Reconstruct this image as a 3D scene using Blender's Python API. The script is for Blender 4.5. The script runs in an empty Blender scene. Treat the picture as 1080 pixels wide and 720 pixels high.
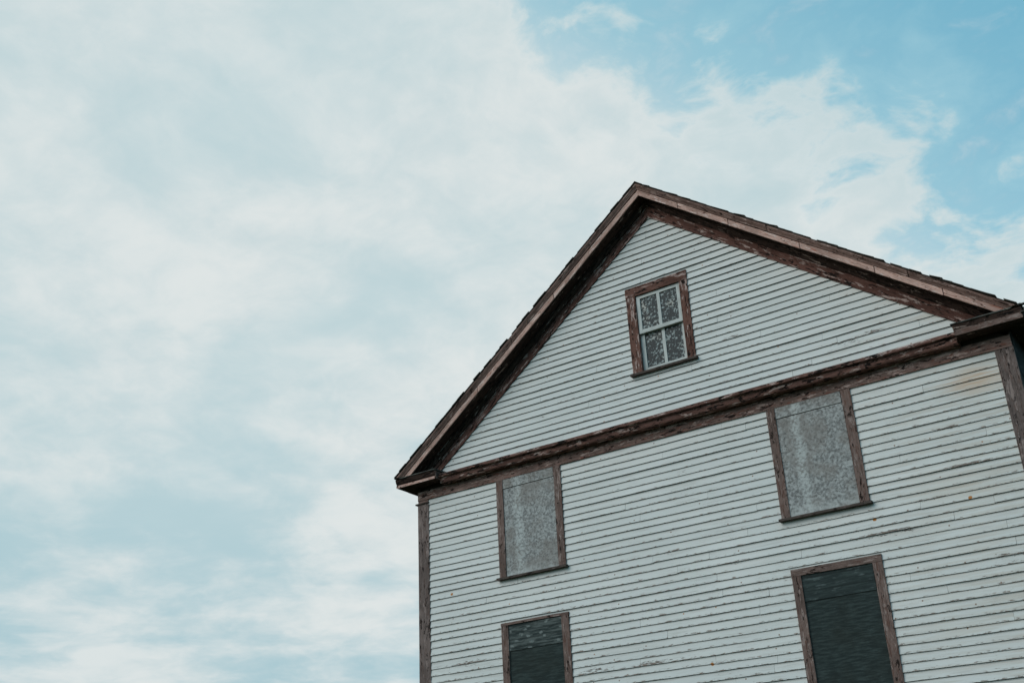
import bpy, math, random
from mathutils import Vector, Matrix
R = math.radians
S = bpy.context.scene
C = S.collection
random.seed(11)

# ------------------------------------------------------------------ camera
U, ZE = 4.5, 1.65                      # half width of the gable wall, eye height
cam = bpy.data.cameras.new('camera')
co = bpy.data.objects.new('camera', cam); C.objects.link(co)
r_ = Vector((0.81928361, 0.57167085, -0.04434874))
u_ = Vector((0.27557122, -0.32474231, 0.90476679))
f_ = Vector((-0.50282688, 0.75348183, 0.42359208))
m = Matrix.Identity(4)
for i in range(3):
    m[i][0], m[i][1], m[i][2] = r_[i], u_[i], -f_[i]
m[0][3], m[1][3], m[2][3] = 6.41444, -13.51446, ZE
co.matrix_world = m
cam.sensor_width = 36; cam.lens = 39.749; cam.clip_end = 9000; cam.clip_start = .1
S.camera = co

# ------------------------------------------------------------------ node helper
class G:
    def __init__(s, tree):
        s.t = tree; s.n = tree.nodes; s.l = tree.links; s.n.clear()
    def put(s, sock, v):
        if isinstance(v, bpy.types.NodeSocket): s.l.new(v, sock)
        elif isinstance(v, (tuple, list)) and sock.type == 'RGBA' and len(v) == 3: sock.default_value = (*v, 1)
        else: sock.default_value = v
    def node(s, typ, ins=None, out=0, **kw):
        n = s.n.new(typ)
        for k, v in kw.items(): setattr(n, k, v)
        for k, v in (ins or {}).items(): s.put(n.inputs[k], v)
        return n.outputs[out] if len(n.outputs) else None
    def m(s, op, a, b=0.0, c=0.0): return s.node('ShaderNodeMath', {0: a, 1: b, 2: c}, operation=op)
    def v(s, op, a, b=(0, 0, 0)):
        return s.node('ShaderNodeVectorMath', {0: a, 1: b}, 'Value' if op == 'DOT_PRODUCT' else 0, operation=op)
    def noise(s, vec, scale, detail=4, rough=.55, dist=0, col=False):
        return s.node('ShaderNodeTexNoise', {'Vector': vec, 'Scale': scale, 'Detail': detail, 'Roughness': rough, 'Distortion': dist}, 1 if col else 0)
    def ss(s, x, a, b, lo=0., hi=1.):
        return s.node('ShaderNodeMapRange', {0: x, 1: a, 2: b, 3: lo, 4: hi}, interpolation_type='SMOOTHSTEP')
    def mix(s, f, a, b, mode='MIX'):
        n = s.n.new('ShaderNodeMix'); n.data_type = 'RGBA'; n.blend_type = mode
        s.put(n.inputs[0], f); s.put(n.inputs[6], a); s.put(n.inputs[7], b); return n.outputs[2]
    def xyz(s, v):
        n = s.n.new('ShaderNodeSeparateXYZ'); s.put(n.inputs[0], v); return n.outputs
    def comb(s, x, y, z): return s.node('ShaderNodeCombineXYZ', {0: x, 1: y, 2: z})

# ------------------------------------------------------------------ sky, clouds and sun
SUN_EL, SUN_AZ = 33, 204              # azimuth clockwise from +y: sun veiled in front of the gable
w = bpy.data.worlds.new('World'); S.world = w; w.use_nodes = True
g = G(w.node_tree)
sky = g.node('ShaderNodeTexSky', sky_type='NISHITA', sun_disc=False, sun_elevation=R(SUN_EL), sun_rotation=R(SUN_AZ),
             air_density=1.0, dust_density=.4, ozone_density=2.0)
d = g.v('NORMALIZE', g.node('ShaderNodeTexCoord', out='Generated'))
dx, dy, dz = g.xyz(d)
zz = g.m('ADD', g.m('MAXIMUM', dz, 0.0), .22)
cp = g.comb(g.m('DIVIDE', dx, zz), g.m('DIVIDE', dy, zz), 0.0)      # point on the cloud layer
def warp(v, sc, amt):
    q = g.v('SCALE', g.v('SUBTRACT', g.noise(v, sc, 3, .5, col=True), (.5, .5, .5))); q.node.inputs['Scale'].default_value = amt
    return g.v('ADD', v, q)
cw = warp(cp, 4.0, .16)
n1 = g.noise(cw, 4.2, 9, .58)
n2 = g.noise(g.v('ADD', cw, (7.3, 2.1, 0)), 11, 8, .6)
n3 = g.noise(g.v('ADD', warp(cp, 2.0, .2), (1.3, 9.1, 0)), 2.3, 5, .5)
A = Vector((-0.3639, .6529, .6643)); B = Vector((-0.1124, .8922, .4375))
nrm = A.cross(B).normalized()
if nrm.dot(Vector((-.0427, .8031, .5943))) < 0: nrm = -nrm
edge = g.v('DOT_PRODUCT', d, tuple(nrm))                             # the clear sky lies beyond this line
edge = g.m('ADD', edge, g.m('MULTIPLY', g.m('SUBTRACT', n1, .5), .34))
edge = g.m('ADD', edge, g.m('MULTIPLY', g.m('SUBTRACT', n2, .5), .29))
clear = g.ss(g.m('ADD', edge, g.ss(dz, .64, .47, -.026, -.026)), -.078, .014)
wisp = g.ss(g.m('ADD', g.m('MULTIPLY', n1, .55), g.m('MULTIPLY', n2, .5)), .55, .72, 0, .5)
veil = g.m('MULTIPLY', clear, g.m('SUBTRACT', 1.0, wisp))            # share of blue in the clear part
low = g.ss(dz, .45, .10)                                             # the deck thins into blue grey bands low down
thin = g.m('ADD', g.m('ADD', g.m('MULTIPLY', g.m('SUBTRACT', n3, .5), .9), g.m('MULTIPLY', g.m('SUBTRACT', n1, .5), .75)), g.m('MULTIPLY', g.m('SUBTRACT', n2, .5), .15))
band = g.noise(g.comb(g.m('MULTIPLY', dx, 1.6), g.m('MULTIPLY', dy, 1.6), g.m('MULTIPLY', dz, 13.0)), 1.35, 6, .55, .6)
thin = g.m('ADD', thin, g.m('MULTIPLY', g.m('MULTIPLY', g.m('SUBTRACT', band, .5), low), 1.1))
gap = g.ss(g.m('SUBTRACT', thin, g.m('MULTIPLY', low, .07)), .17, -.24)
gap = g.m('MULTIPLY', gap, g.m('ADD', .60, g.m('MULTIPLY', low, .36)))
side = g.ss(dx, -.62, -.90, 0, .14)
bl = g.m('MAXIMUM', g.m('MULTIPLY', veil, .97), g.m('ADD', g.m('MULTIPLY', gap, g.m('SUBTRACT', 1.0, clear)), side))
SK = .10
blue = g.mix(.80, sky, g.mix(g.ss(edge, -.03, .20), (3.75, 6.75, 7.75), (1.85, 5.15, 6.75)))
grey = g.mix(low, (4.45, 6.2, 6.65), (4.0, 5.8, 6.4))
white = g.mix(g.ss(g.m('ADD', g.m('MULTIPLY', n1, .5), g.m('MULTIPLY', n2, .5)), .36, .62), (6.25, 7.1, 7.25), (7.4, 7.85, 7.82))
col = g.mix(bl, white, g.mix(clear, grey, blue))
bg = g.node('ShaderNodeBackground', {'Color': col, 'Strength': SK})
g.node('ShaderNodeOutputWorld', {'Surface': bg})

sun = bpy.data.lights.new('sun', 'SUN'); sun.energy = 1.55; sun.angle = R(45); sun.color = (1, .955, .88)
so = bpy.data.objects.new('sun', sun); C.objects.link(so)
sd = Vector((math.sin(R(SUN_AZ)) * math.cos(R(SUN_EL)), math.cos(R(SUN_AZ)) * math.cos(R(SUN_EL)), math.sin(R(SUN_EL))))
so.rotation_euler = sd.to_track_quat('Z', 'Y').to_euler()
so.location = (0, -30, 40)
vs = S.view_settings
vs.view_transform = 'Standard'; vs.look = 'None'; vs.gamma = 1; vs.use_curve_mapping = False; vs.exposure = 0.0

# ------------------------------------------------------------------ materials
def mat(name):
    mt = bpy.data.materials.new(name); mt.use_nodes = True
    return mt, G(mt.node_tree)
def finish(g, base, rough=.8, bump=None, bd=.004, spec=.07, **kw):
    ins = {'Base Color': base, 'Roughness': rough, 'Specular IOR Level': spec}; ins.update(kw)
    if bump is not None: ins['Normal'] = g.node('ShaderNodeBump', {'Height': bump, 'Strength': .8, 'Distance': bd})
    g.node('ShaderNodeOutputMaterial', {'Surface': g.node('ShaderNodeBsdfPrincipled', ins)})
def bc(g): return g.node('ShaderNodeAttribute', out='Vector', attribute_name='bc')

def m_wood(name, paint, primer, bare, dark, p_prim=.5, p_bare=.5, p_dark=.5, seed=0.):
    """old painted timber: paint, pale worn primer, bare wood and black rot in long flakes"""
    mt, g = mat(name); b = bc(g)
    b = g.v('ADD', b, (seed * 3.1, seed, seed * 1.7))
    st = g.v('MULTIPLY', b, (1, 5, 5))
    st2 = g.v('MULTIPLY', b, (1, 14, 14))
    def k(v, sc, amp=2.5, **q): return g.m('ADD', g.m('MULTIPLY', g.m('SUBTRACT', g.noise(v, sc, 9, .68, .3), .5), amp), .5)
    a1 = k(st, 3.4); a2 = k(g.v('ADD', st, (5, 2, 1)), 5.0); a3 = k(st2, 7); a4 = k(g.v('ADD', b, (2, 8, 3)), 1.3)
    a5 = k(g.v('MULTIPLY', b, (1, 2.2, 2.2)), 16); fl0 = k(g.v('ADD', g.v('MULTIPLY', b, (1, 3.2, 3.2)), (1, 7, 4)), 6.0)
    c = g.mix(g.ss(a4, .3, .7), paint, tuple(x * .68 for x in paint))
    t1 = g.m('ADD', g.m('MULTIPLY', a1, .75), g.m('MULTIPLY', a5, .25))
    c = g.mix(g.ss(t1, .72 - .32 * p_prim, .80 - .32 * p_prim), c, primer)
    t2 = g.m('ADD', g.m('MULTIPLY', a2, .7), g.m('MULTIPLY', a3, .3))
    c = g.mix(g.ss(t2, .74 - .32 * p_bare, .80 - .32 * p_bare), c, bare)
    fl = g.m('ADD', g.m('MULTIPLY', fl0, .7), g.m('MULTIPLY', a5, .3))
    c = g.mix(g.ss(fl, .74 - .32 * p_dark, .80 - .32 * p_dark), c, dark)
    c = g.mix(g.ss(a3, .45, .8, 0, .45), c, tuple(x * .5 for x in dark))
    h = g.m('ADD', g.m('MULTIPLY', a3, .6), fl)
    finish(g, c, .82, h, .008)
    return mt
BROWN = (.150, .098, .088); PINK = (.36, .25, .225); BARE = (.20, .155, .13); DARK = (.030, .021, .018); RED = (.17, .078, .060)
M = {}
M['crown'] = m_wood('weathered brown crown', (.27, .165, .142), (.42, .29, .26), (.20, .125, .105), (.045, .026, .022), .32, .36, .32, 1)
M['pink'] = m_wood('worn pink fascia', (.64, .405, .345), (.74, .55, .50), (.42, .19, .145), (.09, .036, .028), .42, .24, .18, 2)
M['frieze'] = m_wood('flaking red brown frieze', (.170, .083, .068), (.45, .325, .295), (.13, .062, .050), (.022, .014, .012), .44, .42, .50, 3)
M['soffit'] = m_wood('dark rotten soffit', (.062, .038, .032), (.36, .265, .235), (.11, .065, .053), (.013, .010, .009), .12, .18, .5, 4)  # darker than the other trim, shade under the overhangs put into the colour
M['cornice'] = m_wood('peeling cornice moulding', (.20, .104, .087), (.54, .395, .36), (.27, .14, .112), (.017, .012, .011), .38, .36, .54, 5)
M['band'] = m_wood('worn frieze band', (.255, .165, .143), (.46, .325, .29), (.21, .095, .073), (.028, .018, .016), .38, .42, .38, 6)
M['corner'] = m_wood('weathered corner board', (.195, .147, .136), (.28, .215, .20), (.15, .10, .088), (.030, .022, .020), .38, .40, .36, 7)
M['casing'] = m_wood('weathered window casing', (.200, .135, .118), (.30, .225, .205), (.15, .085, .070), (.030, .021, .018), .36, .42, .34, 8)
M['attic'] = m_wood('flaking attic casing', (.175, .088, .070), (.46, .33, .30), (.13, .056, .042), (.020, .013, .011), .46, .42, .46, 9)
M['sill'] = m_wood('grey brown sill', (.105, .082, .073), (.19, .15, .135), (.08, .06, .053), (.028, .02, .018), .36, .38, .36, 10)
M['cap'] = m_wood('dull metal cap', (.12, .118, .11), (.20, .185, .165), (.09, .07, .06), (.03, .026, .024), .35, .35, .4, 12)
M['shade'] = m_wood('dark stained side trim', (.045, .038, .035), (.075, .065, .06), (.05, .035, .03), (.016, .013, .012), .3, .35, .4, 13)  # near-black colour stands in for deep eave shade along the side wall

# white clapboards.  bc = (along wall, height inside the course 0..1 + course number, random per board); the wall's own x,z come from 'wp'
def m_siding():
    mt, g = mat('old white clapboard'); b = bc(g)
    x, v, rnd = g.xyz(b)
    fr = g.m('FRACT', v)
    wp = g.node('ShaderNodeAttribute', out='Vector', attribute_name='wp')
    base = g.mix(g.ss(g.noise(wp, .55, 4), .35, .65), (.605, .600, .582), (.66, .648, .630))
    base = g.mix(g.m('MULTIPLY', rnd, .30), base, (.52, .535, .535))
    # faint dirt streaks along the grain, and tan stains
    gx = g.comb(g.m('MULTIPLY', x, 1.3), g.m('MULTIPLY', v, 2.2), rnd)
    base = g.mix(g.ss(g.noise(gx, 1.6, 7, .62), .50, .72, 0, .48), base, (.43, .41, .385))
    right = g.ss(g.xyz(wp)[0], 1.2, 4.6)
    base = g.mix(g.m('MULTIPLY', right, g.ss(g.noise(gx, 1.1, 6, .6), .40, .66, 0, .62)), base, (.48, .42, .36))
    def blot(cx, cz, rx, rz):
        q = g.v('MULTIPLY', g.v('SUBTRACT', wp, (cx, cz, 0)), (1 / rx, 1 / rz, 0))
        return g.ss(g.node('ShaderNodeVectorMath', {0: q}, 'Value', operation='LENGTH'), 1.0, .0)
    base = g.mix(g.m('MULTIPLY', blot(4.02, 6.72, .55, .26), g.ss(g.noise(gx, 2.2, 5), .3, .6, .15, .8)), base, (.52, .34, .22))
    base = g.mix(g.m('MULTIPLY', blot(3.6, 5.5, .9, .35), .35), base, (.55, .48, .41))
    # where the paint has let go: mostly at the butt edge, in patches of the wall
    patch = g.noise(wp, .75, 3, .5)
    pts = None
    for cx, cz, rx, rz, wt in ((2.6, 7.64, .50, .07, 1.), (2.95, 7.70, .22, .05, 1.), (.08, 6.47, .17, .05, 1.), (2.75, 5.10, .75, .07, .95),
                               (3.7, 5.72, .55, .07, .75), (-.62, 4.03, .55, .05, .9), (-1.5, 4.05, .5, .06, .75), (1.5, 4.78, .6, .05, .8),
                               (3.2, 5.4, .55, .05, .7), (-2.1, 7.83, .11, .03, .9), (.7, 5.1, .5, .05, .6), (-3.6, 4.4, .5, .1, .7), (-.2, 5.4, .35, .06, .65),
                               (1.1, 8.2, .3, .05, .6), (3.6, 6.2, .4, .05, .6), (-2.75, 5.5, .6, .10, .55), (2.0, 4.35, .6, .05, .7), (4.0, 4.6, .4, .12, .6)):
        k = g.m('MULTIPLY', blot(cx, cz, rx, rz), wt); pts = k if pts is None else g.m('MAXIMUM', pts, k)
    low = g.ss(fr, .40, .0)
    fine = g.noise(g.comb(g.m('MULTIPLY', x, 9), g.m('MULTIPLY', v, 5), g.m('MULTIPLY', rnd, 9)), 1.5, 8, .66)
    lowwall = g.m('MULTIPLY', g.ss(g.xyz(wp)[1], 6.4, 4.0), .035)
    wear = g.m('ADD', g.m('ADD', g.m('MULTIPLY', fine, .9), g.m('MULTIPLY', low, .14)), g.m('ADD', g.m('ADD', g.m('MULTIPLY', patch, .16), lowwall), g.m('MULTIPLY', pts, .19)))
    bare = g.ss(wear, .725, .765)
    wood = g.mix(g.ss(g.noise(gx, 9, 5), .4, .6), (.20, .165, .145), (.30, .225, .19))
    wood = g.mix(g.m('MULTIPLY', pts, g.ss(fine, .45, .6, 0, .9)), wood, (.085, .08, .078))
    edge = g.ss(wear, .66, .73, 0, .35)
    base = g.mix(edge, base, (.56, .53, .50))
    base = g.mix(bare, base, wood)
    # hairline cracks that run with the grain
    cr = g.noise(g.comb(g.m('MULTIPLY', x, .9), g.m('MULTIPLY', v, 7), g.m('MULTIPLY', rnd, 30)), 2.4, 3, .5)
    cr = g.ss(g.m('ABSOLUTE', g.m('SUBTRACT', cr, .5)), .010, .0)
    cr = g.m('MULTIPLY', cr, g.ss(g.noise(g.v('ADD', wp, (3, 3, 0)), 1.6, 3), .56, .66, 0, .75))
    base = g.mix(cr, base, (.20, .17, .15))
    # grey just under each butt, with no strength
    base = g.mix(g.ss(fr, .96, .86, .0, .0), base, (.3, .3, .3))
    # rusted nails: one near the butt every so often
    vo = g.n.new('ShaderNodeTexVoronoi'); vo.voronoi_dimensions = '2D'; vo.inputs['Scale'].default_value = 1.0; vo.inputs['Randomness'].default_value = .75
    g.put(vo.inputs['Vector'], g.comb(g.m('MULTIPLY', g.xyz(wp)[0], 2.2), g.m('MULTIPLY', g.xyz(wp)[1], 2.2), 0.0))
    nail = g.ss(vo.outputs['Distance'], .028, .012)
    rr = g.xyz(vo.outputs['Color'])[0]
    base = g.mix(g.m('MULTIPLY', nail, g.m('GREATER_THAN', rr, .45)), base, g.mix(g.ss(rr, .9, .92), (.22, .13, .09), (.42, .17, .05)))
    for cx, cz in ((3.68, 5.33), (2.54, 5.30), (.2, 3.9), (-3.9, 5.45)):
        k = blot(cx, cz, .042, .034); base = g.mix(g.ss(g.m('ADD', k, g.m('MULTIPLY', fine, .5)), .55, .75), base, (.40, .16, .045))
    finish(g, base, .62, g.m('ADD', g.m('MULTIPLY', fine, .5), g.m('MULTIPLY', bare, -.6)), .003, .14)
    return mt
M['siding'] = m_siding()
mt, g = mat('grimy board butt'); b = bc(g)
finish(g, g.mix(g.ss(g.noise(g.v('MULTIPLY', b, (1, 0, 1)), 3.5, 6, .6), .4, .62), (.030, .029, .028), (.075, .070, .066)), .9); M['butt'] = mt  # grime plus painted-in shadow line: near-black on every clapboard butt

def m_osb():
    mt, g = mat('grey weathered chipboard'); b = bc(g)
    w1 = g.node('ShaderNodeTexVoronoi', {'Vector': b, 'Scale': 40.}, 'Color', voronoi_dimensions='2D')
    a = g.xyz(w1)[0]; f = g.noise(b, 26, 5, .6); big = g.noise(b, 2.6, 6, .6); md = g.noise(b, 8, 6, .65)
    c = g.mix(g.ss(g.m('ADD', g.m('MULTIPLY', a, .22), g.m('ADD', g.m('MULTIPLY', f, .75), g.m('MULTIPLY', md, .35))), .42, .88), (.150, .147, .146), (.41, .412, .408))
    c = g.mix(g.ss(big, .44, .62, 0, .6), c, (.225, .20, .185))
    c = g.mix(g.ss(g.noise(b, 36, 4, .6), .55, .66, 0, .65), c, (.085, .082, .078))
    wx, wy, wz = g.xyz(g.node('ShaderNodeAttribute', out='Vector', attribute_name='wp'))
    wx = g.m('ADD', wx, g.m('MULTIPLY', g.m('SUBTRACT', g.noise(b, 1.3, 4, .6), .5), .22))
    run = g.ss(g.m('ABSOLUTE', g.m('SUBTRACT', wx, .29)), .13, .015)
    c = g.mix(g.m('MULTIPLY', run, g.ss(g.m('ADD', f, g.m('MULTIPLY', md, .6)), .66, .95, .08, .8)), c, (.48, .495, .49))
    c = g.mix(g.m('MULTIPLY', g.ss(wy, .12, .0), g.ss(md, .35, .6, 0, .6)), c, (.48, .49, .48))
    finish(g, c, .85, f, .003); return mt
M['osb'] = m_osb()
def m_green():
    mt, g = mat('dark green weathered plywood'); b = bc(g)
    st = g.v('MULTIPLY', b, (1, 7, 1))
    f = g.noise(st, 6, 8, .68, .1); bx = g.noise(b, 2.2, 4)
    c = g.mix(g.ss(f, .38, .70), (.021, .029, .029), (.050, .066, .064))
    c = g.mix(g.ss(g.noise(g.v('ADD', st, (3, 1, 0)), 11, 6, .7), .60, .70, 0, .55), c, (.095, .115, .112))
    c = g.mix(g.ss(bx, .4, .7, 0, .4), c, (.024, .026, .022))
    finish(g, c, .75, f, .004); return mt
M['green'] = m_green()
def m_strip(dabs):
    mt, g = mat('streaked green board' + (' with pale dabs' if dabs else '')); b = bc(g)
    st = g.v('MULTIPLY', b, (1, 9, 1)); f = g.noise(st, 4, 8, .66, .3)
    c = g.mix(g.ss(f, .40, .62), (.026, .035, .035), (.100, .115, .112) if dabs else (.045, .060, .059))
    bx = g.xyz(b)
    if dabs:
        line = g.m('ABSOLUTE', g.m('SUBTRACT', g.m('FRACT', g.m('MULTIPLY', bx[1], 9.3)), .5))
        c = g.mix(g.ss(line, .40, .48, 0, .8), c, (.022, .028, .027))
        vo = g.node('ShaderNodeTexVoronoi', {'Vector': g.comb(g.m('ADD', g.m('MULTIPLY', bx[0], 5.2), g.m('MULTIPLY', g.noise(b, 5, 3), 1.2)), g.m('MULTIPLY', bx[1], 9.3), 0.0), 'Scale': 1.0, 'Randomness': .95}, 'Distance', voronoi_dimensions='2D')
        f2 = g.noise(b, 16, 6, .75)
        c = g.mix(g.ss(g.m('ADD', vo, g.m('MULTIPLY', f2, .7)), .60, .40, 0, .6), c, (.24, .265, .26))
    else:
        s2 = g.noise(g.v('MULTIPLY', b, (1.2, 4.0, 1)), 5.1, 6, .6)
        c = g.mix(g.ss(s2, .54, .70, 0, .6), c, (.135, .16, .16))
        line = g.m('ABSOLUTE', g.m('SUBTRACT', g.m('FRACT', g.m('MULTIPLY', bx[1], 6.1)), .5))
        c = g.mix(g.ss(line, .41, .49, 0, .7), c, (.016, .021, .021))
    finish(g, c, .7, f, .003); return mt
M['dab'] = m_strip(True); M['streak'] = m_strip(False)
mt, g = mat('grey white sash paint'); b = bc(g)
n = g.noise(g.v('MULTIPLY', b, (1, 4, 4)), 6, 7, .65)
c = g.mix(g.ss(n, .35, .7), (.54, .55, .535), (.40, .40, .385)); c = g.mix(g.ss(g.noise(b, 22, 6, .7), .62, .68, 0, .7), c, (.22, .19, .17))
finish(g, c, .6, n, .002); M['sash'] = mt
mt, g = mat('dirt speckled old glass'); b = bc(g)
n = g.noise(b, 24, 4, .6); q = g.noise(b, 3.2, 5, .6); n4 = g.noise(g.v('ADD', b, (4, 4, 1)), 38, 2, .5)
t = g.m('ADD', g.m('ADD', g.m('MULTIPLY', n, .6), g.m('MULTIPLY', n4, .4)), g.m('MULTIPLY', g.m('SUBTRACT', q, .5), .30))
t = g.m('ADD', g.m('MULTIPLY', g.m('SUBTRACT', t, .5), 1.0), .5)
c = g.mix(g.ss(t, .495, .61), (.024, .031, .034), (.38, .41, .41)); c = g.mix(g.ss(q, .52, .66, 0, .6), c, g.mix(g.ss(t, .50, .60), (.025, .022, .020), (.46, .41, .36)))
finish(g, c, g.ss(t, .45, .6, .3, .9), None, .002, .12); M['glass'] = mt  # pale specks over near-black panes, browner in patches
mt, g = mat('old dark shingles'); b = bc(g)
n = g.noise(b, 6, 6, .65); x, v, rnd = g.xyz(b)
c = g.mix(rnd, (.038, .034, .031), (.075, .066, .058)); c = g.mix(g.ss(n, .5, .7), c, (.10, .092, .08))
finish(g, c, .9, g.noise(b, 60, 5, .7), .004); M['shingle'] = mt
mt, g = mat('sheathing'); finish(g, (.045, .036, .03), .9); M['sheath'] = mt
mt, g = mat('fieldstone foundation'); p = g.node('ShaderNodeTexCoord', out='Object')
vo = g.node('ShaderNodeTexVoronoi', {'Vector': p, 'Scale': 2.6}, 'Color'); e = g.node('ShaderNodeTexVoronoi', {'Vector': p, 'Scale': 2.6}, 'Distance', feature='DISTANCE_TO_EDGE')
finish(g, g.mix(g.ss(e, .03, .08), (.33, .32, .30), g.mix(g.xyz(vo)[0], (.16, .15, .14), (.30, .28, .25))), .9, g.ss(e, 0, .15), .04); M['stone'] = mt
mt, g = mat('rough grass'); p = g.node('ShaderNodeTexCoord', out='Object')
n = g.noise(p, 1.2, 8, .7); finish(g, g.mix(g.ss(n, .35, .65), (.040, .062, .022), (.10, .105, .045)), .95, g.noise(p, 30, 6, .8), .06); M['grass'] = mt
mt, g = mat('green painted door'); b = bc(g); finish(g, g.mix(g.ss(g.noise(g.v('MULTIPLY', b, (6, 1, 6)), 3, 6), .4, .6), (.03, .045, .042), (.05, .065, .06)), .7); M['door'] = mt

# ------------------------------------------------------------------ mesh builder
class MB:
    def __init__(s): s.v = []; s.f = []; s.a = []; s.w = []; s.mi = []; s.seed = random.random() * 50
    def face(s, pts, bcs, mi=0, wps=None):
        k = len(s.v); s.v += [tuple(p) for p in pts]; s.f.append(tuple(range(k, k + len(pts))))
        s.a += [tuple(b) for b in bcs]; s.mi.append(mi); s.w += wps if wps else [(0, 0, 0)] * len(pts)
    def extrude(s, prof, ts, fn, mi=0, scale=1.0):
        """prof: closed 2-D outline, fn(t, a, b) -> point.  bc = (distance along, distance round the outline, seed)"""
        n = len(prof); per = [0]
        for i in range(n):
            a, b = prof[i], prof[(i + 1) % n]; per.append(per[-1] + math.dist(a, b))
        rings = [[Vector(fn(t, *p)) for p in prof] for t in ts]
        L = 0; sd = s.seed = random.random() * 50
        for j in range(len(ts) - 1):
            L2 = L + (rings[j + 1][0] - rings[j][0]).length
            for i in range(n):
                k = (i + 1) % n
                s.face([rings[j][i], rings[j][k], rings[j + 1][k], rings[j + 1][i]],
                       [(L, per[i], sd), (L, per[i + 1], sd), (L2, per[i + 1], sd), (L2, per[i], sd)], mi)
            L = L2
        for rg, rev in ((rings[0], 1), (rings[-1], 0)):
            q = list(range(n)); q = q[::-1] if rev else q
            s.face([rg[i] for i in q], [(prof[i][0], prof[i][1], sd) for i in q], mi)
    def box(s, x0, x1, y0, y1, z0, z1, mi=0):
        """long axis becomes bc.x"""
        dim = (x1 - x0, y1 - y0, z1 - z0); ax = dim.index(max(dim)); sd = random.random() * 50
        o = [i for i in range(3) if i != ax]
        P = [Vector((x, y, z)) for x in (x0, x1) for y in (y0, y1) for z in (z0, z1)]
        for q in ((0, 1, 3, 2), (4, 6, 7, 5), (0, 4, 5, 1), (2, 3, 7, 6), (0, 2, 6, 4), (1, 5, 7, 3)):
            s.face([P[i] for i in q], [(P[i][ax], P[i][o[0]] + .37 * P[i][o[1]], P[i][o[1]] + sd) for i in q], mi)
    def build(s, name, mats, parent=None, smooth=False, xf=None):
        me = bpy.data.meshes.new(name)
        vv = [xf(*p) for p in s.v] if xf else s.v
        me.from_pydata(vv, [], s.f)
        for mm in (mats if isinstance(mats, list) else [mats]): me.materials.append(mm)
        me.polygons.foreach_set('material_index', s.mi)
        for nm, data in (('bc', s.a), ('wp', s.w)):
            at = me.attributes.new(nm, 'FLOAT_VECTOR', 'CORNER'); at.data.foreach_set('vector', [c for p in data for c in p])
        import bmesh
        b = bmesh.new(); b.from_mesh(me)
        bmesh.ops.remove_doubles(b, verts=b.verts, dist=1e-5); bmesh.ops.recalc_face_normals(b, faces=b.faces)
        b.to_mesh(me); b.free()
        o = bpy.data.objects.new(name, me); C.objects.link(o); o.parent = parent
        return o
def frange(a, b, st):
    n = max(1, int(round(abs(b - a) / st))); return [a + (b - a) * i / n for i in range(n + 1)]
Z = lambda q: q * U + ZE              # wall units -> metres
def wob(x, k, amp):                   # slow unevenness of old carpentry
    return amp * (math.sin(x * 1.7 + k * 2.3) + .6 * math.sin(x * 4.1 + k * 5.1) + .4 * math.sin(x * 9.7 + k))

# ------------------------------------------------------------------ ground
BASE = 2.35                           # the house stands on a rise, the camera on the lawn below
def gz(x, y):
    dx = max(abs(x) - 6.5, 0); dy = max(-2.0 - y, y - 14.0, 0); dd = math.hypot(dx, dy)
    t = min(dd / 11.0, 1); t = t * t * (3 - 2 * t)
    return BASE * (1 - t) + .04 * math.sin(x * .7) * math.sin(y * .6) * t
gr = [-4500, -1500, -500, -200, -90, -60] + [i * 2 for i in range(-20, 26)] + [65, 95, 200, 500, 1500, 4500]
mb = MB()
for i in range(len(gr) - 1):
    for j in range(len(gr) - 1):
        P = [(gr[i], gr[j]), (gr[i + 1], gr[j]), (gr[i + 1], gr[j + 1]), (gr[i], gr[j + 1])]
        mb.face([(x, y, gz(x, y)) for x, y in P], [(x, y, 0) for x, y in P])
go = mb.build('ground', M['grass']); go['kind'] = 'structure'
for p in go.data.polygons: p.use_smooth = True

# ------------------------------------------------------------------ the house
house = bpy.data.objects.new('house', None); C.objects.link(house)
house.location = (0, 0, 0)
house['label'] = 'old white clapboard house with weathered brown trim, boarded windows and a steep gable'
house['category'] = 'house'
XC = U                                # wall corner
DEPTH = 11.5
SL = .763                             # roof slope
APEX = Z(1.972)                       # tip of the clapboards under the rake trim
ZF = Z(1.1918)                        # under side of frieze band
FND = BASE + .42                      # top of foundation

# openings in the gable wall: outer casing x0..x1, sill top z0, head top z1, casing widths
W2L = (-.6664, -.4113, .8633, 1.1918); W2R = (.3093, .5629, .8633, 1.1918)
W1L = (-.6685, -.4143, .30, .7167); W1R = (.3130, .5653, .30, .7167)
WA = (-.1121, .1116, 1.4252, 1.7311)
OPEN = [tuple([a * U, b * U, Z(c) - .02, Z(e)]) for a, b, c, e in (W2L, W2R, W1L, W1R, WA)]

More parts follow.
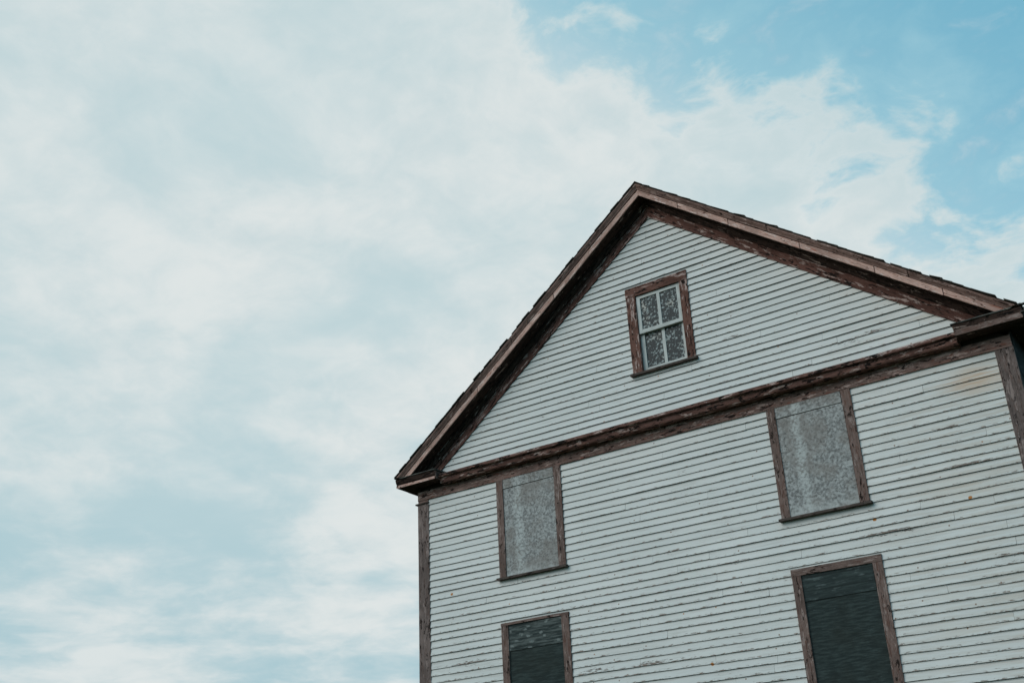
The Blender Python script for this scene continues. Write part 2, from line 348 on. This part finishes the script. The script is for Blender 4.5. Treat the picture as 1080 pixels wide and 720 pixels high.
PITCH = .1007
def siding(mb, u_rng, z0, z1, phase, opens, fn, seedbase, cutlines=None):
    """clapboard courses on a wall; fn(u, z, d) -> world point, d = distance out of the wall"""
    k0 = int(math.floor((z0 - phase) / PITCH)) - 1; k = k0
    while phase + k * PITCH < z1:
        zb = phase + k * PITCH; zt = zb + PITCH
        k += 1
        if zt <= z0 + .004: continue
        a = max(zb, z0); c = min(zt, z1)
        if c - a < .004: continue
        ua, ub = u_rng(a)
        if ub - ua < .06: continue
        # intervals free of openings; pieces above / below an opening inside its width are clipped
        jobs = [(ua, ub, a, c)]
        for (o0, o1, oz0, oz1) in opens:
            nj = []
            for (p, q, s, t) in jobs:
                if q <= o0 or p >= o1 or t <= oz0 or s >= oz1: nj.append((p, q, s, t)); continue
                if p < o0: nj.append((p, o0, s, t))
                if q > o1: nj.append((o1, q, s, t))
                m0, m1 = max(p, o0), min(q, o1)
                if s < oz0 - .004: nj.append((m0, m1, s, oz0))
                if t > oz1 + .004: nj.append((m0, m1, oz1, t))
            jobs = nj
        rc = random.Random(seedbase + k * 17)
        off = rc.random() * 3.6
        for (p, q, s, t) in jobs:
            # boards of 2.4 to 4.2 m, butted
            cuts = [p]; x = math.floor((p + 20 + off) / 3.6) * 3.6 - 20 - off + 3.6
            while x < q - .25:
                if x > p + .25: cuts.append(x)
                x += 3.6
            cuts.append(q)
            for i in range(len(cuts) - 1):
                rb = random.Random(int((cuts[i] * 7.3 + k * 131) * 100)); rnd = rb.random()
                dz = rb.uniform(-.0042, .0042) if s == zb else 0; dd = rb.uniform(-.004, .004)
                warp = rb.uniform(0, .008) if rb.random() < .35 else 0
                gapx = .0012 if len(cuts) > 2 else 0
                xs = frange(cuts[i] + (gapx if i else 0), cuts[i + 1] - (gapx if i < len(cuts) - 2 else 0), .3)
                rows = []
                for x in xs:
                    vv = (x - xs[0]) / max(xs[-1] - xs[0], .01)
                    zl = s + dz + (wob(x, k * .13, .0022) + wob(x, k, .0012) if s == zb else 0)
                    fb = (s - zb) / PITCH; ft = (t - zb) / PITCH
                    db = .023 - .0195 * fb + dd + warp * math.sin(vv * 3.14); dt = .023 - .0195 * ft
                    rows.append((x, zl, t + .006 * (t == zt), db, dt))
                for j in range(len(rows) - 1):
                    A, B2 = rows[j], rows[j + 1]
                    fb = k + max(.001, (s - zb) / PITCH); ft = k + min(.999, (t - zb) / PITCH)
                    mb.face([fn(A[0], A[1], A[3]), fn(B2[0], B2[1], B2[3]), fn(B2[0], B2[2], B2[4]), fn(A[0], A[2], A[4])],
                            [(A[0], fb, rnd), (B2[0], fb, rnd), (B2[0], ft, rnd), (A[0], ft, rnd)], 0,
                            [(A[0], A[1], 0), (B2[0], B2[1], 0), (B2[0], B2[2], 0), (A[0], A[2], 0)])
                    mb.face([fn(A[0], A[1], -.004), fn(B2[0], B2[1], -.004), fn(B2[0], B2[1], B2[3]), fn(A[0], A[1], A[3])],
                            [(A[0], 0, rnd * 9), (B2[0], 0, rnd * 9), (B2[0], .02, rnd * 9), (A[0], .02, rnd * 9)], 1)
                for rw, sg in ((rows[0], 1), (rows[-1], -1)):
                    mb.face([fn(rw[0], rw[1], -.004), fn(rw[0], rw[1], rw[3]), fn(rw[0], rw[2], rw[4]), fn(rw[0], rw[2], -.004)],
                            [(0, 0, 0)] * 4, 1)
front = lambda u, z, d: (u, -d, z)
PH = Z(1.1719)                         # a course line measured on the wall
mb = MB()
siding(mb, lambda z: (-XC + .10, XC - .10), FND, ZF + .05, PH, OPEN, front, 100)
PHG = Z(1.2793) + .066
siding(mb, lambda z: (-(APEX + .10 - z) / SL, (APEX + .10 - z) / SL), Z(1.250), APEX + .02, PHG, OPEN, front, 900)
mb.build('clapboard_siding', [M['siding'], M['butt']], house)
# long walls and back wall
def sidewall(name, fn, u0, u1, zt, seed):
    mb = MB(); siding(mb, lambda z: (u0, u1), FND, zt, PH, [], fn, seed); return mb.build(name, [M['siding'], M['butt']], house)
sidewall('clapboard_siding', lambda u, z, d: (XC + d, u, z), .08, DEPTH - .08, Z(1.235), 2000)
sidewall('clapboard_siding', lambda u, z, d: (-XC - d, u, z), .08, DEPTH - .08, Z(1.235), 3000)
mb = MB()
siding(mb, lambda z: (-min(XC - .08, (APEX + .1 - z) / SL), min(XC - .08, (APEX + .1 - z) / SL)), FND, APEX, PH, [], lambda u, z, d: (u, DEPTH + d, z), 4000)
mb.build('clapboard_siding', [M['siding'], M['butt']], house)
# sheathing: a closed body behind the boards
mb = MB()
e = .012; zt = Z(1.30)
pr = [(-XC + e, BASE + .1), (XC - e, BASE + .1), (XC - e, APEX - SL * XC + .0), (0, APEX + .06), (-XC + e, APEX - SL * XC + .0)]
mb.extrude(pr, [.075, DEPTH - .03], lambda t, a, b: (a, t, b))
mb.build('wall_sheathing', M['sheath'], house)
# inner front layer with the openings cut out, just behind the boards
mb = MB(); g0, g1 = .006, .07
def slab(x0, x1, z0, z1): mb.box(x0, x1, g0, g1, z0, z1)
def topz(x): return APEX + .06 - SL * abs(x)
xs = sorted({-XC + .02, XC - .02} | {o[0] + .08 for o in OPEN} | {o[1] - .08 for o in OPEN} | {0.})
for x0, x1 in zip(xs, xs[1:]):
    xm = (x0 + x1) / 2; hol = sorted([(o[2], o[3] - .02) for o in OPEN if o[0] + .08 <= xm <= o[1] - .08])
    z = FND - .2
    for h0, h1 in hol: slab(x0, x1, z, h0); z = h1
    mb.extrude([(x0, z), (x1, z), (x1, topz(x1)), (x0, topz(x0))], [g0, g1], lambda t, a, b: (a, t, b))
mb.build('wall_framing', M['sheath'], house)
mb = MB(); mb.box(-XC - .03, XC + .03, -.03, DEPTH + .03, BASE - .9, FND - .004)
mb.build('stone_foundation', M['stone'], house)

# corner boards
for s in (-1, 1):
    mb = MB(); wd = .185
    zs = frange(FND, ZF - .002 if s > 0 else Z(1.178), .4)
    x0, x1 = (s * (XC - wd), s * (XC + .028))
    mb.extrude([(x0, -.027), (x1, -.027), (x1, .012), (x0, .012)], zs, lambda t, a, b: (a + wob(t, s, .0012), b + wob(t, s + 3, .001), t))
    o = mb.build('corner_board', M['corner'], house)
    mb = MB(); mb.box(s * XC + (0 if s > 0 else -.028) + .0015 * s, s * XC + (.028 if s > 0 else 0) + .0015 * s, .014, .24, FND, Z(1.12)); mb.build('side_corner_board', M['shade'], house)  # dark colour carries the shade of the side wall
    if s < 0:
        mb = MB(); mb.box(-XC - .065, -XC + wd + .004, -.048, .06, Z(1.178) + .002, Z(1.178) + .022); mb.build('corner_cap', M['sill'], house)
        mb = MB(); mb.box(-XC - .024, -XC + wd - .01, -.022, .05, Z(1.178) + .024, ZF + .08); mb.build('corner_block', M['band'], house)

# frieze band, cornice shelf and moulding across the gable foot
XR, XE = .8835 * U, 1.058 * U
RD = .066 * U                         # how far the eave returns and rakes stand out
ZT, ZB = Z(1.268), Z(1.2385)
ts = frange(-XC - .022, XC + .022, .22)
mb = MB()
mb.extrude([(.004, ZF), (.034, ZF), (.034, Z(1.2245)), (.004, Z(1.2245))], ts,
           lambda t, a, b: (t, -a - .0015 * math.sin(t * 2.1), b + (wob(t, 1, .002) if b < ZF + .01 else 0)))
mb.build('frieze_board', M['band'], house)
ts = frange(-XR + .016, XR - .016, .2)
def rough(t, a, b, k, amp): return (t, -a + wob(t, k, amp * .8), b + wob(t, k + 1.3, amp))
mb = MB()
mb.extrude([(.004, Z(1.2255)), (.160, Z(1.2255)), (.172, Z(1.2290)), (.186, Z(1.2425)), (.004, Z(1.2425))], ts, lambda t, a, b: rough(t, a, b, 4, .0018))
mb.build('cornice_moulding', M['cornice'], house)
mb = MB()
mb.extrude([(.004, Z(1.2432)), (.226, Z(1.2432)), (.234, Z(1.2450)), (.236, Z(1.2525)), (.226, Z(1.2540)), (.004, Z(1.2640))], ts, lambda t, a, b: rough(t, a, b, 7, .0024))
mb.build('cornice_shelf', M['cornice'], house)

# eave returns: box with a fascia strip, an inward sloping crown and a cap, wrapped from the gable round to the eave
for s in (-1, 1):
    mb = MB(); prof = [(0.0, ZB), (RD - .014, ZB), (RD - .014, ZB + .012), (RD - .02, ZB + .012), (RD - .02, ZB + .058), (RD - .008, ZB + .062), (RD + .012, ZT - .018), (RD + .012, ZT - .006), (0.0, ZT - .006)]
    prof = [(.002, b) if a == 0 else (a, b) for a, b in prof]
    xs = frange(s * XR, s * (XE - .006), .12)
    mb.extrude(prof, xs, lambda t, a, b: (t, -a, b + wob(t, s * 2, .0012)))
    mb.build('eave_return', M['soffit'], house)
    # thin light fascia strip at the foot of the return
    mb = MB(); mb.box(min(s * XR, s * (XE - .01)) + .002, max(s * XR, s * (XE - .01)) - .002, -RD + .006, -RD + .0125, ZB - .006, ZB + (.034 if s < 0 else .075)); mb.build('return_fascia', M['pink'] if s < 0 else M['casing'], house)
    # metal cap, bent and broken at its outer end
    mb = MB(); rc = random.Random(5 + s)
    xs = frange(s * (XR - .03), s * (XE + .004), .07)
    jit = [rc.uniform(-.006, .006) for _ in xs]
    mb.extrude([(.002, 0), (RD + .03, 0), (RD + .03, .014), (.002, .03)], list(range(len(xs))),
               lambda i, a, b: (xs[i], -a + (jit[i] if a > .1 else 0), ZT - .004 + b + jit[i] * .6 * (a > .1) + (.02 if (i > len(xs) - 3 and a > .1) else 0)))
    mb.build('return_cap', M['cap'], house)
    # end of the return facing the gable: a mitred piece with a lip
    mb = MB(); q = s * (XR - .014)
    mb.extrude([(.004, ZB - .004), (RD - .03, ZB + .002), (RD + .004, ZT - .014), (.004, ZT - .012)], [q, q + s * .012], lambda t, a, b: (t, -a, b)); mb.build('return_end', M['casing'], house)

# side eaves: soffit, fascia, frieze along the long walls
for s in (-1, 1):
    ys = frange(.003, DEPTH - .003, .5)
    P = lambda t, a, b: (s * a, t, b)
    mb = MB(); mb.extrude([(XC - .05, ZB + .004), (XE - .03, ZB + .004), (XE - .03, ZB + .03), (XC - .05, ZB + .03)], frange(.003, DEPTH + .25, .5), P); mb.build('eave_soffit', M['soffit'], house)
    mb = MB(); mb.extrude([(XE - .028, ZB - .004), (XE - .008, ZB - .004), (XE + .012, ZT - .012), (XE - .028, ZT - .012)], frange(.003, DEPTH + .25, .5), P); mb.build('eave_fascia', M['casing'], house)
    mb = MB(); mb.extrude([(XC + .004, Z(1.1218)), (XC + .032, Z(1.1218)), (XC + .032, ZB), (XC + .004, ZB)], frange(.014, DEPTH, .5), P); mb.build('side_frieze_board', M['shade'], house)  # deep board, its dark colour standing in for eave shade

# rake trim; a profile point is (distance out of the wall, height c of its sloping line at the ridge)
CZ = lambda c: Z(c)
def rake(name, prof, m_, s, x1, k=0., amp=.002, x0=0.0, st=.22, cuts=None):
    mb = MB()
    xs = frange(x0, x1, st)
    def fn(t, a, b):
        t = min(t, (b - ZT - .02) / SL) if t > x1 - .3 and b > ZT + 3 else t
        return (s * t, -a + wob(t, k + s, amp * .7), b - SL * t + wob(t + .3, k + s * 2, amp))
    if cuts:                              # boards butted with open joints
        ed = [x0] + cuts + [x1]
        for i in range(len(ed) - 1):
            dj = random.uniform(-.004, .004)
            mb.extrude(prof, frange(ed[i] + (.005 if i else 0), ed[i + 1] - (.005 if i < len(ed) - 2 else 0), st), lambda t, a, b: (fn(t, a, b)[0], fn(t, a, b)[1], fn(t, a, b)[2] + dj))
    else: mb.extrude(prof, xs, fn)
    return mb.build(name, m_, house)
XRK = XE - .05
for s in (-1, 1):
    # bed board flat on the wall
    rake('rake_frieze', [(.005, CZ(1.9715)), (.036, CZ(1.9715)), (.036, CZ(2.012)), (.005, CZ(2.012))], M['frieze'], s, XC - .18, 1, .003)
    rake('rake_bed_moulding', [(.005, CZ(2.0125)), (.052, CZ(2.0125)), (.085, CZ(2.024)), (.085, CZ(2.034)), (.005, CZ(2.034))], M['soffit'], s, XC - .05, 2, .002)
    rake('rake_soffit', [(.005, CZ(2.0345)), (RD - .022, CZ(2.0345)), (RD - .022, CZ(2.046)), (.005, CZ(2.046))], M['soffit'], s, XRK - .02, 3, .001)
    rake('rake_fascia', [(RD - .020, CZ(2.0295)), (RD - .002, CZ(2.0295)), (RD + .003, CZ(2.0500)), (RD - .020, CZ(2.0500))], M['pink'], s, XRK + .01, 4, .0016,
         cuts=[.62, 1.35, 2.3, 3.2, 3.95] if s > 0 else [1.6, 3.1])
    rake('rake_crown', [(RD - .018, CZ(2.0507)), (RD + .002, CZ(2.0507)), (RD + .014, CZ(2.0515)), (RD + .020, CZ(2.056)), (RD + .046, CZ(2.064)), (RD + .050, CZ(2.0705)), (RD - .018, CZ(2.0705))], M['crown'], s, XE + .0, 5, .0016,
         cuts=[1.9, 3.6] if s > 0 else [2.4])
# roof: deck and shingles in courses, ragged at the gable edge
CR = CZ(2.0710)
mb = MB()
for s in (-1, 1):
    mb.extrude([(-RD - .045, CR), (DEPTH + .3, CR), (DEPTH + .3, CR + .012), (-RD - .045, CR + .012)], frange(0, XE - .02, .5), lambda t, a, b: (s * t, a, b - SL * t))
mb.build('roof_deck', M['sheath'], house)
mb = MB(); rs = random.Random(3)
n = 44; run = XE - .03
for s in (-1, 1):
    for i in range(n):
        xa = run * (i + 1) / n + .012; xb = run * i / n - .02          # lower and upper edge
        y = -RD - .064 + rs.uniform(-.016, .012)
        first = True
        while y < DEPTH + .3:
            wd = rs.uniform(.16, .34)
            th = .006 + rs.random() * .004; lift = (rs.random() ** 3 * .022 if s > 0 else rs.random() ** 7 * .010) if first else rs.random() ** 6 * .010
            drop = rs.uniform(-.012, .012)
            x1 = xa + drop; rnd = rs.random()
            if first and rs.random() < .10: y += rs.uniform(.04, .10)
            z = lambda x, h: CR + .013 - SL * max(x, 0) + h
            q = [(x1, .0055 + lift), (x1, .0055 + th + lift), (max(xb, 0.0), .002 + th), (max(xb, 0.0), .001)]
            mb.extrude(q, [y, y + wd - .005], lambda t, a, b: (s * a, t, z(a, b)))
            first = False
            y += wd
for k in range(18):                                                        # ridge caps
    y = -RD - .062 + k * .68
    for s in (-1, 1):
        mb.extrude([(0, .020), (.12, .020), (.12, .028), (0, .034)], [y, y + .66], lambda t, a, b: (s * a, t, CR + b - SL * a))
mb.build('shingle_roof', M['shingle'], house)
# bits of broken metal edging hanging at the right hand eave
mb = MB()
for (x, z, wx, hz, t) in ((XE - .01, ZT + .015, .10, .012, .3), (XE + .035, ZT - .05, .03, .055, -.2), (XE + .01, ZT - .075, .07, .014, .15)):
    mb.extrude([(-wx / 2, -hz / 2), (wx / 2, -hz / 2 + t * .03), (wx / 2, hz / 2 + t * .03), (-wx / 2, hz / 2)], [0, .05, .10], lambda q, a, b: (x + a, -RD - .02 + q, z + b + q * .2))
mb.build('torn_edging', M['cap'], house)

# ------------------------------------------------------------------ windows
def tilt(fn): return fn
def window(dim, cw, mats, panel, strip_z, head, sill_ov=.055):
    x0, x1, z0, z1 = dim[0] * U, dim[1] * U, Z(dim[2]), Z(dim[3])
    mb = MB(); k = random.random() * 9
    lo = z0
    top = z1 if head is None else z1 - head - .001
    # liner: one closed ring of jambs inside the opening, the body everything else is fixed to
    ix0, ix1, iz0, iz1 = x0 + .085, x1 - .085, z0 + .0005, z1 - .022
    jx0, jx1, jz0, jz1 = x0 + cw[0] - .006, x1 - cw[1] + .006, z0 + .012, (z1 - head + .006 if head else z1 - .030)
    sd = random.random() * 30
    for y, flip in ((.0495, 0), (.075, 1)): pass
    oo = [(ix0, iz0), (ix1, iz0), (ix1, iz1), (ix0, iz1)]; ii = [(jx0, jz0), (jx1, jz0), (jx1, jz1), (jx0, jz1)]
    ya, yb = .0512, .0685
    for q in range(4):
        n = (q + 1) % 4
        for f4 in ([(*oo[q], ya), (*oo[n], ya), (*ii[n], ya), (*ii[q], ya)], [(*oo[q], yb), (*ii[q], yb), (*ii[n], yb), (*oo[n], yb)],
                   [(*ii[q], ya), (*ii[n], ya), (*ii[n], yb), (*ii[q], yb)], [(*oo[q], ya), (*oo[q], yb), (*oo[n], yb), (*oo[n], ya)]):
            mb.face([(x, y, z) for x, z, y in f4], [(z, x, sd + y) for x, z, y in f4])
    o = mb.build('window', mats, house)
    for (a, b) in ((x0, x0 + cw[0]), (x1 - cw[1], x1)):
        mb = MB(); mb.extrude([(a, -.036), (b, -.036), (b, .05), (a, .05)], frange(lo, top, .18), lambda t, p, q: (p + wob(t * 1.5, k + a, .0016), q + wob(t, k, .0012), t))
        mb.build('casing', mats, o)
    if head:
        mb = MB(); mb.extrude([(-.040, z1 - head), (-.040, z1), (.05, z1), (.05, z1 - head)], frange(x0 - .004, x1 + .004, .18), lambda t, p, q: (t, p, q + wob(t * 1.5, k, .0014)))
        mb.build('head_casing', mats, o)
    mb = MB(); xs = frange(x0 - sill_ov * .5, x1 + sill_ov * .5, .2)
    mb.extrude([(-.085, z0 - .040), (.03, z0 - .040), (.03, z0 - .001), (-.085, z0 - .010)], xs, lambda t, p, q: (t, p + wob(t, k, .0015), q + wob(t, k + 1, .0015)))
    mb.build('sill', M['sill'], o)
    return o, x0, x1, z0, z1
def panel(o, name, x0, x1, z0, z1, y, m_, skew=0.0, th=.016):
    mb = MB(); sd = random.random() * 40
    zs = frange(z0, z1, .4); xs = [x0, x1]
    P = [(x0, z0), (x1, z0 + skew), (x1, z1 + skew), (x0, z1)]
    fr = [(x, y, z) for x, z in P]; bk = [(x, y + th, z) for x, z in P]
    b4 = [(x + sd, z, sd) for x, z in P]; w4 = [(0, 0, 0), (1, 0, 0), (1, 1, 0), (0, 1, 0)]
    mb.face(fr, b4, 0, w4)
    mb.face(bk[::-1], b4[::-1])
    for i in range(4):
        j = (i + 1) % 4; mb.face([fr[i], bk[i], bk[j], fr[j]], [b4[i], b4[i], b4[j], b4[j]])
    return mb.build(name, m_, o)
for dim, cw, ji in ((W2L, (.118, .118), 1.1587), (W2R, (.118, .122), 1.157)):
    o, x0, x1, z0, z1 = window(dim, cw, M['casing'], None, None, None)
    zj = Z(ji); a, b = x0 + cw[0] - .002, x1 - cw[1] - .006
    panel(o, 'boarded_panel', a, b, z0 + .002, zj - .006, -.022, M['osb'], .004)
    panel(o, 'boarded_strip', a, b - .004, zj + .006, ZF + .03, -.028, M['osb'], .002)
for dim, cw, ji, ms, hd in ((W1L, (.118, .122), .6275, M['dab'], .035), (W1R, (.116, .118), .6262, M['streak'], .085)):
    o, x0, x1, z0, z1 = window(dim, cw, M['casing'], None, None, hd)
    zj = Z(ji); a, b = x0 + cw[0] - .002, x1 - cw[1] - .006
    panel(o, 'boarded_panel', a, b, z0 + .002, zj - .003, -.010, M['green'], .004)
    panel(o, 'boarded_strip', a, b - .002, zj + .002, z1 - hd + .004, -.020, ms, .003)
# attic window: two-over-two sashes behind flaking casings
o, x0, x1, z0, z1 = window(WA, (.152, .128), M['attic'], None, None, .150)
a, b = x0 + .152, x1 - .128; zm = Z(1.5670); zh = z1 - .150
def sash(y, zl, zt, xa, xb, br, tr):
    mb = MB(); sw = .056
    zl2, zt2 = zl, zt
    mb.box(xa, xa + sw, y, y + .035, zl2, zt2); mb.box(xb - sw, xb, y, y + .035, zl2, zt2)
    mb.box(xa + sw, xb - sw, y + .001, y + .034, zl2, zl2 + br); mb.box(xa + sw, xb - sw, y + .001, y + .034, zt2 - tr, zt2)
    xm = (xa + xb) / 2
    mb.box(xm - .024, xm + .024, y + .003, y + .030, zl2 + br, zt2 - tr)
    so_ = mb.build('sash', M['sash'], o)
    for p, q in ((xa + sw, xm - .024), (xm + .024, xb - sw)):
        panel(o, 'pane', p + .001, q - .001, zl2 + br + .001, zt2 - tr - .001, y + .017, M['glass'], 0, .004)
sash(-.012, zm - .028, zh - .004, a + .006, b - .006, .056, .05)
sash(.032, z0 + .004, zm + .03, a + .006, b - .006, .07, .056)
for p, q in ((a - .02, a + .004), (b - .004, b + .02)):
    mb = MB(); mb.box(p, q, .026, .0505, z0 + .001, zm - .03); mb.build('sash_channel', M['sash'], o)

# the boarded panels that look unlike the rest
for o in house.children_recursive:
    if o.name.startswith('boarded_'):
        k = o.data.materials[0].name
        o['label'] = ('grey weathered chipboard over an upper window' if 'grey' in k else 'dark green weathered board over a lower window' if 'dark' in k
                      else 'green board with pale dabs at the top of a lower window' if 'dabs' in k else 'streaked dark green board at the top of a lower window')
